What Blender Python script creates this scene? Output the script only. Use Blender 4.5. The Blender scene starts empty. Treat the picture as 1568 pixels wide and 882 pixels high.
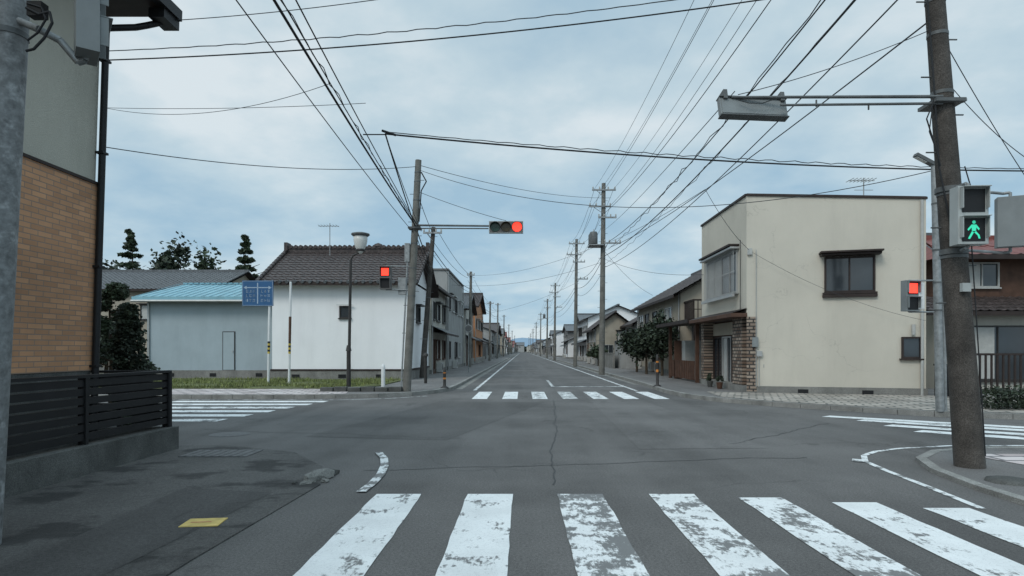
import bpy, math, random, bmesh
from mathutils import Vector, Matrix
R=random.Random(7)
F=950.0; CH=1.43
def W(px,py,Y):
    return Vector(((px-800)*Y/F, Y, CH+(537-py)*Y/F))
def G(px,py,z=0.0):
    Y=(CH-z)*F/(py-537); return Vector(((px-800)*Y/F,Y,z))
# ---------------------------------------------------------------- materials
def nn(nt,t,**k):
    n=nt.nodes.new(t)
    for a,b in k.items(): setattr(n,a,b)
    return n
def newmat(name):
    m=bpy.data.materials.new(name); m.use_nodes=True
    nt=m.node_tree; return m,nt,nt.nodes['Principled BSDF'],nt.links
def pos(nt,scale=(1,1,1)):
    g=nn(nt,'ShaderNodeNewGeometry'); mp=nn(nt,'ShaderNodeMapping')
    mp.inputs['Scale'].default_value=scale
    nt.links.new(g.outputs['Position'],mp.inputs['Vector']); return mp.outputs['Vector']
def noise(nt,vec,scale,detail=5,rough=.6):
    n=nn(nt,'ShaderNodeTexNoise'); n.inputs['Scale'].default_value=scale
    n.inputs['Detail'].default_value=detail; n.inputs['Roughness'].default_value=rough
    nt.links.new(vec,n.inputs['Vector']); return n.outputs['Fac']
def ramp(nt,fac,stops):
    r=nn(nt,'ShaderNodeValToRGB'); e=r.color_ramp.elements
    while len(e)<len(stops): e.new(.5)
    for i,(p,c) in enumerate(stops):
        e[i].position=p; e[i].color=(c,c,c,1) if not hasattr(c,'__len__') else (*c,1)
    nt.links.new(fac,r.inputs['Fac']); return r.outputs['Color']
def mix(nt,fac,a,b,mode='MIX'):
    m=nn(nt,'ShaderNodeMix',data_type='RGBA',blend_type=mode)
    for s,v in ((0,fac),(6,a),(7,b)):
        if isinstance(v,(int,float)): m.inputs[s].default_value=v if s==0 else (v,v,v,1)
        elif isinstance(v,tuple): m.inputs[s].default_value=(*v,1)
        else: nt.links.new(v,m.inputs[s])
    return m.outputs[2]
def bump(nt,b,h,strength=.3,dist=.02):
    n=nn(nt,'ShaderNodeBump'); n.inputs['Strength'].default_value=strength; n.inputs['Distance'].default_value=dist
    nt.links.new(h,n.inputs['Height']); nt.links.new(n.outputs['Normal'],b.inputs['Normal'])
def mat(name,col,rough=.8,var=.15,scale=1.5,bmp=0,bscale=60,streak=0,metal=0,fine=0,emit=0,spec=.3,speck=0,crack=0):
    m,nt,b,L=newmat(name)
    b.inputs['Roughness'].default_value=rough; b.inputs['Metallic'].default_value=metal
    b.inputs['Specular IOR Level'].default_value=spec
    p=pos(nt)
    n=noise(nt,p,scale)
    lo=tuple(c*(1-var) for c in col); hi=tuple(min(1,c*(1+var)) for c in col)
    c=mix(nt,ramp(nt,n,[(.3,0),(.7,1)]),lo,hi)
    if streak:
        s=noise(nt,pos(nt,(1.7,1.7,.3)),1.1,7,.7)
        c=mix(nt,ramp(nt,s,[(.48,0),(.85,streak)]),c,tuple(x*.35 for x in col))
    if speck:
        s=noise(nt,p,7,3,.7); c=mix(nt,ramp(nt,s,[(.55,0),(.7,speck)]),c,tuple(min(1,x*2.8) for x in col))
        s=noise(nt,p,11,3,.7); c=mix(nt,ramp(nt,s,[(.5,0),(.65,speck)]),c,tuple(x*.3 for x in col))
    if crack:
        v=nn(nt,'ShaderNodeTexVoronoi',feature='DISTANCE_TO_EDGE'); v.inputs['Scale'].default_value=.55
        wv=nn(nt,'ShaderNodeVectorMath',operation='ADD'); nz=nn(nt,'ShaderNodeTexNoise'); nz.inputs['Scale'].default_value=2;nz.inputs['Detail'].default_value=6
        L.new(p,nz.inputs['Vector']); L.new(p,wv.inputs[0]); L.new(nz.outputs['Color'],wv.inputs[1]); L.new(wv.outputs[0],v.inputs['Vector'])
        ck=mix(nt,1.0,ramp(nt,v.outputs['Distance'],[(0,crack),(.006,0)]),ramp(nt,noise(nt,p,.6,3),[(.48,0),(.6,1)]),'MULTIPLY')
        c=mix(nt,ck,c,tuple(x*.4 for x in col))
    if fine:
        s=noise(nt,p,90,2); c=mix(nt,fine,c,ramp(nt,s,[(.35,0),(.65,1)]),'OVERLAY')
    L.new(c,b.inputs['Base Color'])
    if bmp: bump(nt,b,noise(nt,p,bscale,4),bmp)
    if emit:
        b.inputs['Emission Color'].default_value=(*col,1); b.inputs['Emission Strength'].default_value=emit
    return m
def asphalt(name,base,tint=(1,1,1),patch=.25,crack=.5,wet=0):
    m,nt,b,L=newmat(name); b.inputs['Roughness'].default_value=.85; b.inputs['Specular IOR Level'].default_value=.25
    p=pos(nt)
    big=noise(nt,p,.35,5,.6); mid=noise(nt,pos(nt,(1.0,.25,1)),1.6,5,.65); fin=noise(nt,p,140,2,.7); f2=noise(nt,p,45,3,.7)
    bc=tuple(base*t for t in tint)
    c=mix(nt,ramp(nt,big,[(.35,0),(.65,1)]),tuple(x*(1-patch) for x in bc),tuple(x*(1+patch) for x in bc))
    c=mix(nt,ramp(nt,mid,[(.5,0),(.75,.45)]),c,tuple(x*.62 for x in bc))
    tr=noise(nt,pos(nt,(1.3,.03,1)),1.0,3,.5); c=mix(nt,ramp(nt,tr,[(.45,0),(.62,.35)]),c,tuple(x*1.35 for x in bc))
    c=mix(nt,.55,c,ramp(nt,fin,[(.3,.12),(.7,.88)]),'OVERLAY')
    c=mix(nt,.45,c,ramp(nt,f2,[(.3,.15),(.7,.85)]),'OVERLAY')
    v=nn(nt,'ShaderNodeTexVoronoi',feature='DISTANCE_TO_EDGE'); v.inputs['Scale'].default_value=.38
    wv=nn(nt,'ShaderNodeVectorMath',operation='ADD'); nz=nn(nt,'ShaderNodeTexNoise'); nz.inputs['Scale'].default_value=1.5;nz.inputs['Detail'].default_value=6
    L.new(p,nz.inputs['Vector']); L.new(p,wv.inputs[0]); L.new(nz.outputs['Color'],wv.inputs[1]); L.new(wv.outputs[0],v.inputs['Vector'])
    ck=ramp(nt,v.outputs['Distance'],[(0,crack),(.012,0)])
    msk=ramp(nt,noise(nt,p,.5,3),[(.5,0),(.6,1)])
    ck=mix(nt,1.0,ck,msk,'MULTIPLY')
    c=mix(nt,ck,c,tuple(x*.35 for x in bc))
    if wet:
        wn=ramp(nt,noise(nt,pos(nt,(1,1.5,1)),1.15,5,.6),[(.53,0),(.61,wet)])
        c=mix(nt,wn,c,(.016,.016,.016))
    L.new(c,b.inputs['Base Color']); bump(nt,b,fin,.35,.01)
    return m
def paint(name,wear,col=(.74,.75,.74)):
    m,nt,b,L=newmat(name); b.inputs['Roughness'].default_value=.7
    p=pos(nt); n1=noise(nt,p,3.2,8,.7); n2=noise(nt,pos(nt,(1,.35,1)),26,4,.7)
    a=nn(nt,'ShaderNodeMath',operation='MULTIPLY_ADD'); L.new(n2,a.inputs[0]); a.inputs[1].default_value=.45; L.new(n1,a.inputs[2])
    t=.52+.38*(1-wear)
    k=ramp(nt,a.outputs[0],[(t-.03,0),(t+.04,.92)])
    v=nn(nt,'ShaderNodeTexVoronoi',feature='DISTANCE_TO_EDGE'); v.inputs['Scale'].default_value=9
    wv=nn(nt,'ShaderNodeVectorMath',operation='ADD'); nz=nn(nt,'ShaderNodeTexNoise'); nz.inputs['Scale'].default_value=6;nz.inputs['Detail'].default_value=5
    L.new(p,nz.inputs['Vector']); L.new(p,wv.inputs[0]); L.new(nz.outputs['Color'],wv.inputs[1]); L.new(wv.outputs[0],v.inputs['Vector'])
    ck=ramp(nt,v.outputs['Distance'],[(0,.55),(.03,0)])
    dirt=noise(nt,p,1.7,6,.6)
    c=mix(nt,ramp(nt,dirt,[(.4,0),(.75,.4)]),col,tuple(x*.55 for x in col))
    c=mix(nt,ck,c,(.3,.3,.3))
    c=mix(nt,k,c,(.11,.108,.105))
    L.new(c,b.inputs['Base Color']); bump(nt,b,noise(nt,p,120,2),.2,.01)
    return m
def brickmat(name,c1,c2,mortar,w,h,axis='X',msz=.012,bstr=.4,rot=0):
    m,nt,b,L=newmat(name); b.inputs['Roughness'].default_value=.8
    g=nn(nt,'ShaderNodeNewGeometry'); s=nn(nt,'ShaderNodeSeparateXYZ'); cb=nn(nt,'ShaderNodeCombineXYZ')
    L.new(g.outputs['Position'],s.inputs[0])
    if axis=='X': L.new(s.outputs['Y'],cb.inputs[0]); L.new(s.outputs['Z'],cb.inputs[1])
    elif axis=='Y': L.new(s.outputs['X'],cb.inputs[0]); L.new(s.outputs['Z'],cb.inputs[1])
    else: L.new(s.outputs['X'],cb.inputs[0]); L.new(s.outputs['Y'],cb.inputs[1])
    mp=nn(nt,'ShaderNodeMapping'); mp.inputs['Rotation'].default_value=(0,0,rot); L.new(cb.outputs[0],mp.inputs['Vector'])
    t=nn(nt,'ShaderNodeTexBrick'); L.new(mp.outputs[0],t.inputs['Vector'])
    t.inputs['Scale'].default_value=1; t.inputs['Brick Width'].default_value=w; t.inputs['Row Height'].default_value=h
    t.inputs['Mortar Size'].default_value=msz; t.inputs['Color1'].default_value=(*c1,1); t.inputs['Color2'].default_value=(*c2,1); t.inputs['Mortar'].default_value=(*mortar,1)
    n=noise(nt,pos(nt),.9,5); c=mix(nt,.5,t.outputs['Color'],ramp(nt,n,[(.3,.3),(.7,.7)]),'OVERLAY')
    L.new(c,b.inputs['Base Color']); 
    inv=nn(nt,'ShaderNodeMath',operation='SUBTRACT'); inv.inputs[0].default_value=1; L.new(t.outputs['Fac'],inv.inputs[1]); bump(nt,b,inv.outputs[0],bstr,.01)
    return m
def leafmat(name,c):
    m,nt,b,L=newmat(name); b.inputs['Roughness'].default_value=.7
    n=noise(nt,pos(nt),3.5,3); n2=noise(nt,pos(nt),23,2)
    k=mix(nt,ramp(nt,n,[(.35,0),(.65,1)]),tuple(x*.45 for x in c),tuple(x*1.6 for x in c))
    k=mix(nt,.4,k,ramp(nt,n2,[(.3,.1),(.7,.9)]),'OVERLAY')
    L.new(k,b.inputs['Base Color']); return m

WT=(1.05,1.0,.96)
M_road=asphalt('asphalt_road',.105,WT)
M_lot=asphalt('asphalt_lot',.083,(1.04,.99,.94),.35,.6,wet=.66)
M_walk=asphalt('asphalt_footpath',.14,WT,.2,.4)
M_kerb=mat('kerb_concrete',(.23,.225,.21),.9,.3,2,.4,50,fine=.3,streak=.3)
M_conc=mat('concrete_weathered',(.2,.195,.18),.9,.25,2,.4,40,streak=.5,fine=.3)
M_concd=mat('concrete_dark',(.085,.085,.08),.9,.35,2,.4,30,streak=.5,fine=.3)
M_pave=brickmat('stone_paving',(.44,.39,.34),(.25,.22,.19),(.10,.10,.09),.4,.3,'Z',.03,.4,.35)
M_pave2=brickmat('pale_stone_paving',(.58,.52,.50),(.36,.30,.29),(.13,.12,.12),.45,.3,'Z',.03,.4)
M_p0=paint('road_paint_fresh',.20); M_p1=paint('road_paint_worn',.38); M_p2=paint('road_paint_very_worn',.50)
M_grass=mat('grass_soil',(.095,.105,.04),.95,.5,1.2,.6,60,fine=.5)
M_ground=mat('ground_soil',(.10,.095,.075),.95,.3,.2,.4,20,fine=.3)
M_blade=leafmat('grass_blades',(.14,.16,.05))
M_white=mat('white_plaster',(.78,.78,.78),.85,.03,.8,.15,60,streak=.14)
M_cream=mat('cream_stucco',(.54,.50,.425),.9,.07,.5,.35,80,streak=.16,crack=.35)
M_cream2=mat('left_wall_plaster',(.42,.40,.34),.9,.08,.7,.4,60,streak=.25)
M_bluewall=mat('bluegrey_siding',(.33,.39,.42),.7,.06,1,0,streak=.2)
M_grey=mat('grey_siding',(.30,.30,.29),.8,.12,1,.2,30,streak=.4)
M_greyd=mat('dark_grey_siding',(.14,.135,.13),.8,.15,1,.2,30,streak=.4)
M_tan=mat('tan_siding',(.34,.30,.24),.8,.1,1,.2,30,streak=.3)
M_beige=mat('beige_siding',(.44,.42,.37),.8,.08,1,.2,30,streak=.3)
M_brown=mat('brown_wood',(.085,.045,.03),.75,.3,3,.2,30,streak=.3)
M_brownd=mat('dark_brown_trim',(.03,.02,.017),.6,.3,3)
M_rust=mat('orange_wall',(.42,.2,.1),.8,.12,2,streak=.2)
M_tile=mat('roof_tile_brown',(.058,.045,.042),.5,.4,5,.2,30,fine=.3,speck=.6)
M_tileg=mat('roof_tile_grey',(.10,.105,.11),.5,.3,4,.2,30,speck=.3)
M_tiler=mat('roof_metal_red',(.16,.045,.035),.55,.25,3)
M_tileb=mat('roof_metal_skyblue',(.20,.37,.43),.55,.15,2,streak=.25)
M_glass=mat('window_glass',(.03,.035,.04),.08,.3,.8,spec=.6)
M_frame=mat('window_frame_dark',(.035,.032,.03),.5,.2,3)
M_alu=mat('aluminium_frame',(.40,.40,.39),.4,.1,3,metal=.3)
M_steel=mat('galvanised_steel',(.26,.27,.27),.5,.3,9,.1,60,metal=.35)
M_steeld=mat('painted_steel_dark',(.10,.105,.105),.5,.3,6,.1,60)
M_sigmid=mat('signal_housing_grey',(.20,.215,.215),.5,.12,3,streak=.3)
M_sigbox=mat('signal_housing',(.36,.38,.37),.5,.1,3,streak=.3)
M_black=mat('black_metal',(.012,.012,.013),.5,.2,3)
M_cable=mat('cable_black',(.020,.021,.023),.7,.1,3)
M_cable2=mat('cable_grey',(.045,.05,.055),.7,.1,3)
M_pole=mat('pole_concrete',(.15,.145,.13),.9,.3,3,.3,50,streak=.5,fine=.2)
M_poled=mat('pole_dark_concrete',(.072,.064,.057),.9,.4,3,.5,40,streak=.7,fine=.4)
M_yel=mat('yellow_paint',(.5,.38,.08),.6,.15,9)
M_orange=mat('orange_reflector',(.55,.20,.04),.6,.15,9)
M_blue=mat('sign_blue',(.025,.09,.20),.5,.12,3,streak=.2)
M_wpaint=mat('white_gloss',(.62,.63,.62),.45,.06,3,streak=.2)
M_signw=mat('sign_lettering',(.30,.37,.45),.5,.1,3)
M_bulb=mat('lamp_bowl',(.58,.58,.55),.3,.05,3)
M_red=mat('lens_red_lit',(1,.045,.025),.3,0,emit=2.0)
M_green=mat('lens_green_lit',(.04,.60,.36),.3,0,emit=.6)
M_lensg=mat('lens_green_off',(.02,.06,.045),.2,.1); M_lensy=mat('lens_amber_off',(.07,.05,.02),.2,.1)
M_stone=brickmat('stone_cladding',(.13,.08,.055),(.36,.29,.23),(.04,.035,.03),.24,.11,'X',.02,.8)
M_stoneY=brickmat('stone_cladding_front',(.13,.08,.055),(.36,.29,.23),(.04,.035,.03),.22,.11,'Y',.02,.8)
M_brick=brickmat('tan_brick_tile',(.50,.265,.14),(.35,.18,.095),(.24,.17,.125),.23,.068,'X',.007,.4)
M_leafd=leafmat('foliage_dark',(.022,.033,.017)); M_leaf=leafmat('foliage',(.034,.05,.024))
M_bark=mat('bark',(.06,.045,.03),.9,.3,6,.5,30)
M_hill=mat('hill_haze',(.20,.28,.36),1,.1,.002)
M_plate=mat('yellow_plate',(.55,.40,.12),.6,.25,14)
M_iron=mat('cast_iron_cover',(.12,.12,.12),.6,.3,20,.5,80,metal=.4)
M_curtain=mat('curtain',(.4,.4,.38),.9,.1,6)
M_mott=mat('galvanised_mottled',(.19,.195,.195),.6,.35,14,.3,60,metal=.2,speck=.35)
M_tar=mat('tar_sealant',(.045,.045,.045),.7,.2,6)

# ---------------------------------------------------------------- mesh builder
def E(name,loc=(0,0,0)):
    o=bpy.data.objects.new(name,None); o.empty_display_size=.3
    bpy.context.collection.objects.link(o); return o
class B:
    def __init__(s): s.v=[];s.f=[];s.mi=[];s.sm=[];s.mats=[];s.M=Matrix.Identity(4)
    def _m(s,m):
        if m not in s.mats: s.mats.append(m)
        return s.mats.index(m)
    def add(s,vs,fs,m,smooth=False):
        o=len(s.v); s.v+=[tuple(s.M@Vector(p)) for p in vs]; k=s._m(m)
        for f in fs: s.f.append([i+o for i in f]); s.mi.append(k); s.sm.append(smooth)
    def box(s,x0,x1,y0,y1,z0,z1,m):
        s.add([(x0,y0,z0),(x1,y0,z0),(x1,y1,z0),(x0,y1,z0),(x0,y0,z1),(x1,y0,z1),(x1,y1,z1),(x0,y1,z1)],
          [(0,3,2,1),(4,5,6,7),(0,1,5,4),(1,2,6,5),(2,3,7,6),(3,0,4,7)],m)
    def quad(s,pts,m): s.add(pts,[tuple(range(len(pts)))],m)
    def slab(s,pts,z0,z1,m,mside=None):
        n=len(pts); A=[(p[0],p[1],z1) for p in pts]; Bt=[(p[0],p[1],z0) for p in pts]
        s.add(A,[tuple(range(n))],m)
        s.add(A+Bt,[(i,i+n,(i+1)%n+n,(i+1)%n) for i in range(n)],mside or m)
    def cyl(s,p0,p1,r0,r1,m,n=14,caps=True):
        p0=Vector(p0);p1=Vector(p1);d=(p1-p0).normalized()
        a=d.orthogonal().normalized(); c=d.cross(a); vs=[]
        for p,r in((p0,r0),(p1,r1)):
            for i in range(n):
                t=2*math.pi*i/n; vs.append(p+a*math.cos(t)*r+c*math.sin(t)*r)
        s.add(vs,[(i,(i+1)%n,n+(i+1)%n,n+i) for i in range(n)],m,True)
        if caps: s.add(vs,[tuple(range(n-1,-1,-1)),tuple(range(n,2*n))],m)
    def path(s,pts,r,m,n=8):
        for a,b in zip(pts,pts[1:]): s.cyl(a,b,r,r,m,n)
    def lathe(s,c,prof,m,n=20):
        vs=[];c=Vector(c)
        for r,z in prof:
            for i in range(n):
                t=2*math.pi*i/n; vs.append(c+Vector((r*math.cos(t),r*math.sin(t),z)))
        fs=[]
        for k in range(len(prof)-1):
            for i in range(n): fs.append((k*n+i,k*n+(i+1)%n,(k+1)*n+(i+1)%n,(k+1)*n+i))
        s.add(vs,fs,m,True)
    def tiled(s,e0,e1,r1,r0,m,pitch=.3,row=.3,amp=.03,sub=4):
        e0,e1,r0,r1=map(Vector,(e0,e1,r0,r1)); w=(e1-e0).length; h=(r0-e0).length
        nrm=(e1-e0).cross(r0-e0).normalized()
        if nrm.z<0: nrm=-nrm
        nc=max(2,int(w/pitch))*sub; nr=max(2,int(h/row)); vs=[];fs=[]
        rows=[]
        for j in range(nr):
            rows+= [(j/nr,.0+amp*.9),((j+1)/nr-.001,0.0)]
        for t,off in rows:
            for i in range(nc+1):
                u=i/nc; a=e0.lerp(e1,u); b=r0.lerp(r1,u); p=a.lerp(b,t)
                k=math.cos(2*math.pi*i/sub); vs.append(p+nrm*(off+amp*max(-.2,k)+.02))
        for j in range(len(rows)-1):
            for i in range(nc): q=j*(nc+1)+i; fs.append((q,q+1,q+nc+2,q+nc+1))
        s.add(vs,fs,m,False)
        s.quad([e0,e1,r1,r0],m)
    def build(s,name,parent=None,bevel=0):
        me=bpy.data.meshes.new(name); me.from_pydata(s.v,[],s.f)
        for m in s.mats: me.materials.append(m)
        me.polygons.foreach_set('material_index',s.mi); me.polygons.foreach_set('use_smooth',s.sm); me.update()
        o=bpy.data.objects.new(name,me); bpy.context.collection.objects.link(o)
        if parent: o.parent=parent
        if bevel:
            md=o.modifiers.new('bevel','BEVEL'); md.width=bevel; md.segments=2; md.limit_method='ANGLE'
        return o
def wframe(loc,ang=0):
    return Matrix.Translation(Vector(loc))@Matrix.Rotation(ang,4,'Z')
def window(b,x0,x1,z0,z1,fr=None,mull=1,hood=False,sill=True,curt=False,bars=False):
    fr=fr or M_frame; t=.05
    b.box(x0+t,x1-t,-.012,.0,z0+t,z1-t,M_glass)
    if curt: b.box(x0+t*1.2,x0+(x1-x0)*.45,-.016,-.012,z0+t*1.2,z1-t*1.2,M_curtain)
    b.box(x0,x0+t,-.07,.0,z0,z1,fr); b.box(x1-t,x1,-.07,.0,z0,z1,fr)
    b.box(x0+t,x1-t,-.068,.0,z0,z0+t,fr); b.box(x0+t,x1-t,-.068,.0,z1-t,z1,fr)
    for k in range(1,mull+1):
        x=x0+(x1-x0)*k/(mull+1); b.box(x-.02,x+.02,-.045,-.012,z0+t,z1-t,fr)
    if sill: b.box(x0-.05,x1+.05,-.1,.0,z0-.05,z0-.002,fr)
    if hood: b.box(x0-.12,x1+.12,-.3,.0,z1+.02,z1+.08,fr)
    if bars:
        n=int((x1-x0)/.12)
        for k in range(n+1): x=x0+(x1-x0)*k/n; b.box(x-.008,x+.008,-.16,-.145,z0,z1,M_alu)
        for z in(z0,(z0+z1)/2,z1): b.box(x0,x1,-.143,-.13,z-.015,z+.015,M_alu)
def roof_gable(b,x0,x1,y0,y1,ze,zr,axis,m,ov=.45,tile=True,wallm=None):
    X0,X1,Y0,Y1=x0-ov,x1+ov,y0-ov,y1+ov
    if axis=='x':
        ym=(y0+y1)/2; dz=(zr-ze)/(ym-y0)*ov
        a=[(X0,Y0,ze-dz),(X1,Y0,ze-dz),(X1,ym,zr),(X0,ym,zr)]; c=[(X1,Y1,ze-dz),(X0,Y1,ze-dz),(X0,ym,zr),(X1,ym,zr)]
        b.box(X0,X1,Y0-.06,Y0-.002,ze-dz-.12,ze-dz+.02,M_brownd)
        if wallm:
            for x in(x0,x1): b.add([(x,y0,ze),(x,y1,ze),(x,ym,zr-.03)],[(0,1,2)],wallm)
        b.box(X0,X1,ym-.12,ym+.12,zr-.02,zr+.16,m)
    else:
        xm=(x0+x1)/2; dz=(zr-ze)/(xm-x0)*ov
        a=[(X0,Y1,ze-dz),(X0,Y0,ze-dz),(xm,Y0,zr),(xm,Y1,zr)]; c=[(X1,Y0,ze-dz),(X1,Y1,ze-dz),(xm,Y1,zr),(xm,Y0,zr)]
        b.box(X0-.06,X0-.002,Y0,Y1,ze-dz-.12,ze-dz+.02,M_brownd); b.box(X1+.002,X1+.06,Y0,Y1,ze-dz-.12,ze-dz+.02,M_brownd)
        if wallm:
            for y in(y0,y1): b.add([(x0,y,ze),(x1,y,ze),(xm,y,zr-.03)],[(0,1,2)],wallm)
        b.box(xm-.12,xm+.12,Y0,Y1,zr-.02,zr+.16,m)
    for q in(a,c):
        b.quad([Vector(p)-Vector((0,0,.09)) for p in q],M_brownd)
        if tile: b.tiled(q[0],q[1],q[2],q[3],m)
        else: b.quad(q,m)
def house(name,x0,x1,y0,y1,ze,zr,axis,wm,rm,side,tile=True,seed=0,front=True,flat=False,lower=True):
    r=random.Random(seed); h=E(name)
    b=B(); b.box(x0,x1,y0,y1,.0,ze,wm); b.box(x0-.02,x1+.02,y0-.02,y1+.02,0,.35,M_conc); b.build('walls',h)
    b=B()
    if flat:
        b.box(x0-.08,x1+.08,y0-.08,y1+.08,ze,ze+.12,M_greyd)
    else: roof_gable(b,x0,x1,y0,y1,ze,zr,axis,rm,tile=tile,wallm=wm)
    b.build('roof',h)
    b=B(); L=y1-y0
    b.M=wframe((x1,y0,0),math.pi/2) if side=='E' else wframe((x0,y1,0),-math.pi/2)
    x=.5
    while x<L-1.2:
        w=r.uniform(.9,1.7); w=min(w,L-x-.3)
        window(b,x,x+w,ze*.62,ze*.62+1.05,r.choice([M_frame,M_alu]),1,r.random()<.5,curt=r.random()<.6)
        if r.random()<.7: window(b,x,x+w,.9 if r.random()<.5 else .15,2.1,r.choice([M_frame,M_alu,M_brown]),1,False,curt=r.random()<.5)
        if r.random()<.4: b.box(x+.1,x+.85,-.34,-.03,.16,.72,M_curtain); b.cyl((x+.4,-.345,.44),(x+.4,-.35,.44),.2,.2,M_greyd,14)
        x+=w+r.uniform(.4,1.4)
    if lower and ze>4.5:
        b.quad([(0,-.9,2.45),(L,-.9,2.45),(L,0,2.85),(0,0,2.85)],rm); b.box(0,L,-.9,-.84,2.33,2.44,M_brownd); b.quad([(0,-.85,2.42),(L,-.85,2.42),(L,0,2.5),(0,0,2.5)],M_brownd)
    b.cyl((.1,-.06,0),(.1,-.06,ze),.035,.035,M_alu,8); b.cyl((L-.1,-.06,0),(L-.1,-.06,ze),.035,.035,M_grey,8)
    if front:
        b.M=wframe((x0,y0,0),0); Wd=x1-x0
        window(b,Wd*.55,Wd*.55+1.3,ze*.62,ze*.62+1,M_frame,1,True,curt=True); window(b,Wd*.2,Wd*.2+.9,1,2,M_alu,1)
    b.build('windows_and_trim',h); return h

# ---------------------------------------------------------------- ground and roads
b=B(); b.quad([(-3000,-200,-.03),(3000,-200,-.03),(3000,3500,-.03),(-3000,3500,-.03)],M_ground); b.build('ground')
b=B(); b.quad([(-90,-30,0),(90,-30,0),(90,22,0),(5.6,27,0),(5.6,900,0),(-3.2,900,0),(-3.2,24,0),(-90,22,0)],M_road); b.build('road')
lot=[(-60,-20),(-2.25,-20),(-2.25,4.2),(-2.15,6.6),(-2.45,7.6),(-3.2,8.7),(-4.4,9.3),(-60,9.5)]
b=B(); b.slab(lot,-.01,.012,M_lot); b.build('asphalt_lot')
def kerbed(name,outer,inner,h,mtop,kw=.15):
    h0=E(name); b=B(); n=len(outer); off=[]
    for i,p in enumerate(outer):
        a=Vector(outer[max(0,i-1)]); c=Vector(outer[min(n-1,i+1)]); d=(c-a).normalized(); nr=Vector((-d.y,d.x))
        off.append(Vector(p)+nr*kw)
    b.slab([tuple(p) for p in off]+inner,-.02,h-.006,mtop)
    b.build('surface',h0); b=B()
    for i in range(n-1):
        o0,o1=Vector(outer[i]),Vector(outer[i+1]); i0,i1=off[i],off[i+1]; L=(o1-o0).length; k=max(1,min(150,int(L/.6)))
        for j in range(k):
            g=.006/ max(L/k,.05); t0=j/k+g/k; t1=(j+1)/k-g/k
            b.slab([tuple(o0.lerp(o1,t0)),tuple(o0.lerp(o1,t1)),tuple(i0.lerp(i1,t1)),tuple(i0.lerp(i1,t0))],-.02,h,M_kerb)
    b.build('kerb',h0); return h0
kerbed('pavement',[(-60,18.4),(-8,18.4),(-5.6,18.55),(-4.4,18.95),(-3.5,19.7),(-2.9,20.7),(-2.55,22.2),(-2.5,24),(-2.5,60),(-2.5,150),(-2.5,600)],[(-8,600),(-8,22.2),(-60,22.2)],.12,M_walk)
b=B(); b.quad([(-60,18.56,.121),(-6.2,18.6,.121),(-5.4,19.0,.121),(-5.9,21.3,.121),(-60,21.3,.121)],M_pave2); b.build('pavement')
kerbed('pavement',[(5.0,600),(5.0,150),(5.0,60),(4.95,26),(4.8,21),(4.95,18.9),(5.4,17.4),(6.4,15.9),(8.9,13.4),(11.5,12.4),(60,12.2)],[(60,40),(14,40),(14,600)],.12,M_walk)
b=B(); b.quad([(5.65,17.55,.122),(6.55,16.1,.122),(8.98,13.6,.122),(11.6,12.6,.122),(60,12.4,.122),(60,18,.122),(11.84,18.15,.122),(7.0,19.5,.122),(5.9,19.9,.122)],M_pave); b.build('pavement')
kerbed('pavement',[(60,8.5),(8,8.95),(6.6,8.95),(5.7,8.65),(5.1,8.05),(4.8,7.3),(4.65,6.4),(4.6,5),(4.6,-20)],[(60,-20)],.05,M_walk,.12)
b=B(); b.quad([(5.9,8.3,.05),(6.4,6.0,.05),(60,6,.05),(60,8.2,.05)],M_pave2); b.build('pavement')
cw=E('crosswalk'); ends=[6.17,6.17,6.17,6.17,6.02,5.83,5.62]
for i in range(7):
    x=-1.45+.9*i if i<4 else [2.1,2.9,3.63][i-4]
    w=.45 if i<4 else .42
    y1=ends[i]; b=B(); N=16; jit=[(x+R.uniform(-.008,.008),2.4+k*(y1-2.4)/N) for k in range(N+1)]
    rt=[(x+w+R.uniform(-.008,.008),2.4+k*(y1-2.4)/N) for k in range(N+1)]
    b.quad([(p[0],p[1],.006) for p in rt]+[(p[0],p[1],.006) for p in reversed(jit)],[M_p0,M_p0,M_p2,M_p1,M_p1,M_p0,M_p0][i]); b.build('stripe_%d'%i,cw)
cw=E('crosswalk')
for i in range(7):
    x=-1.5+.9*i; b=B(); b.quad([(x,18.3,.006),(x+.45,18.3,.006),(x+.45,21.5,.006),(x,21.5,.006)],[M_p0,M_p0,M_p1,M_p2,M_p1,M_p0,M_p0][i]); b.build('stripe_%d'%i,cw)
cw=E('crosswalk')
for i in range(6):
    y=12.5+.93*i; b=B(); b.quad([(-9.8,y,.006),(-6.15+.13*i,y,.006),(-6.15+.13*i,y+.47,.006),(-9.8,y+.47,.006)],M_p0 if i%3 else M_p1); b.build('stripe_%d'%i,cw)
cw=E('crosswalk')
for i,(a,c) in enumerate([((1258,638),(1620,659)),((1310,644),(1640,665)),((1352,652),(1660,673)),((1398,661),(1680,681))]):
    p,q=G(*a,.006),G(*c,.006); b=B()
    d=(q-p).normalized(); nr=Vector((-d.y,d.x,0))*.36
    b.quad([p,q,q+nr,p+nr+d*.1],M_p0); b.build('stripe_%d'%i,cw)
def band(name,pts,w,m,z=.006,parent=None):
    b=B(); pts=[Vector((p[0],p[1],z)) for p in pts]; n=len(pts); l=[];r=[]
    for i,p in enumerate(pts):
        d=(pts[min(n-1,i+1)]-pts[max(0,i-1)]).normalized(); k=Vector((-d.y,d.x,0))*w/2; l.append(p+k); r.append(p-k)
    for i in range(n-1): b.quad([r[i],r[i+1],l[i+1],l[i]],m)
    return b.build(name,parent)
def gl(*a): return [G(x,y) for x,y in a]
rm=E('road_markings')
band('edge_line_left_corner',gl((553,755),(570,742),(583,728),(589,714),(588,703),(580,694)),.10,M_p2,.016,rm)
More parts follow.
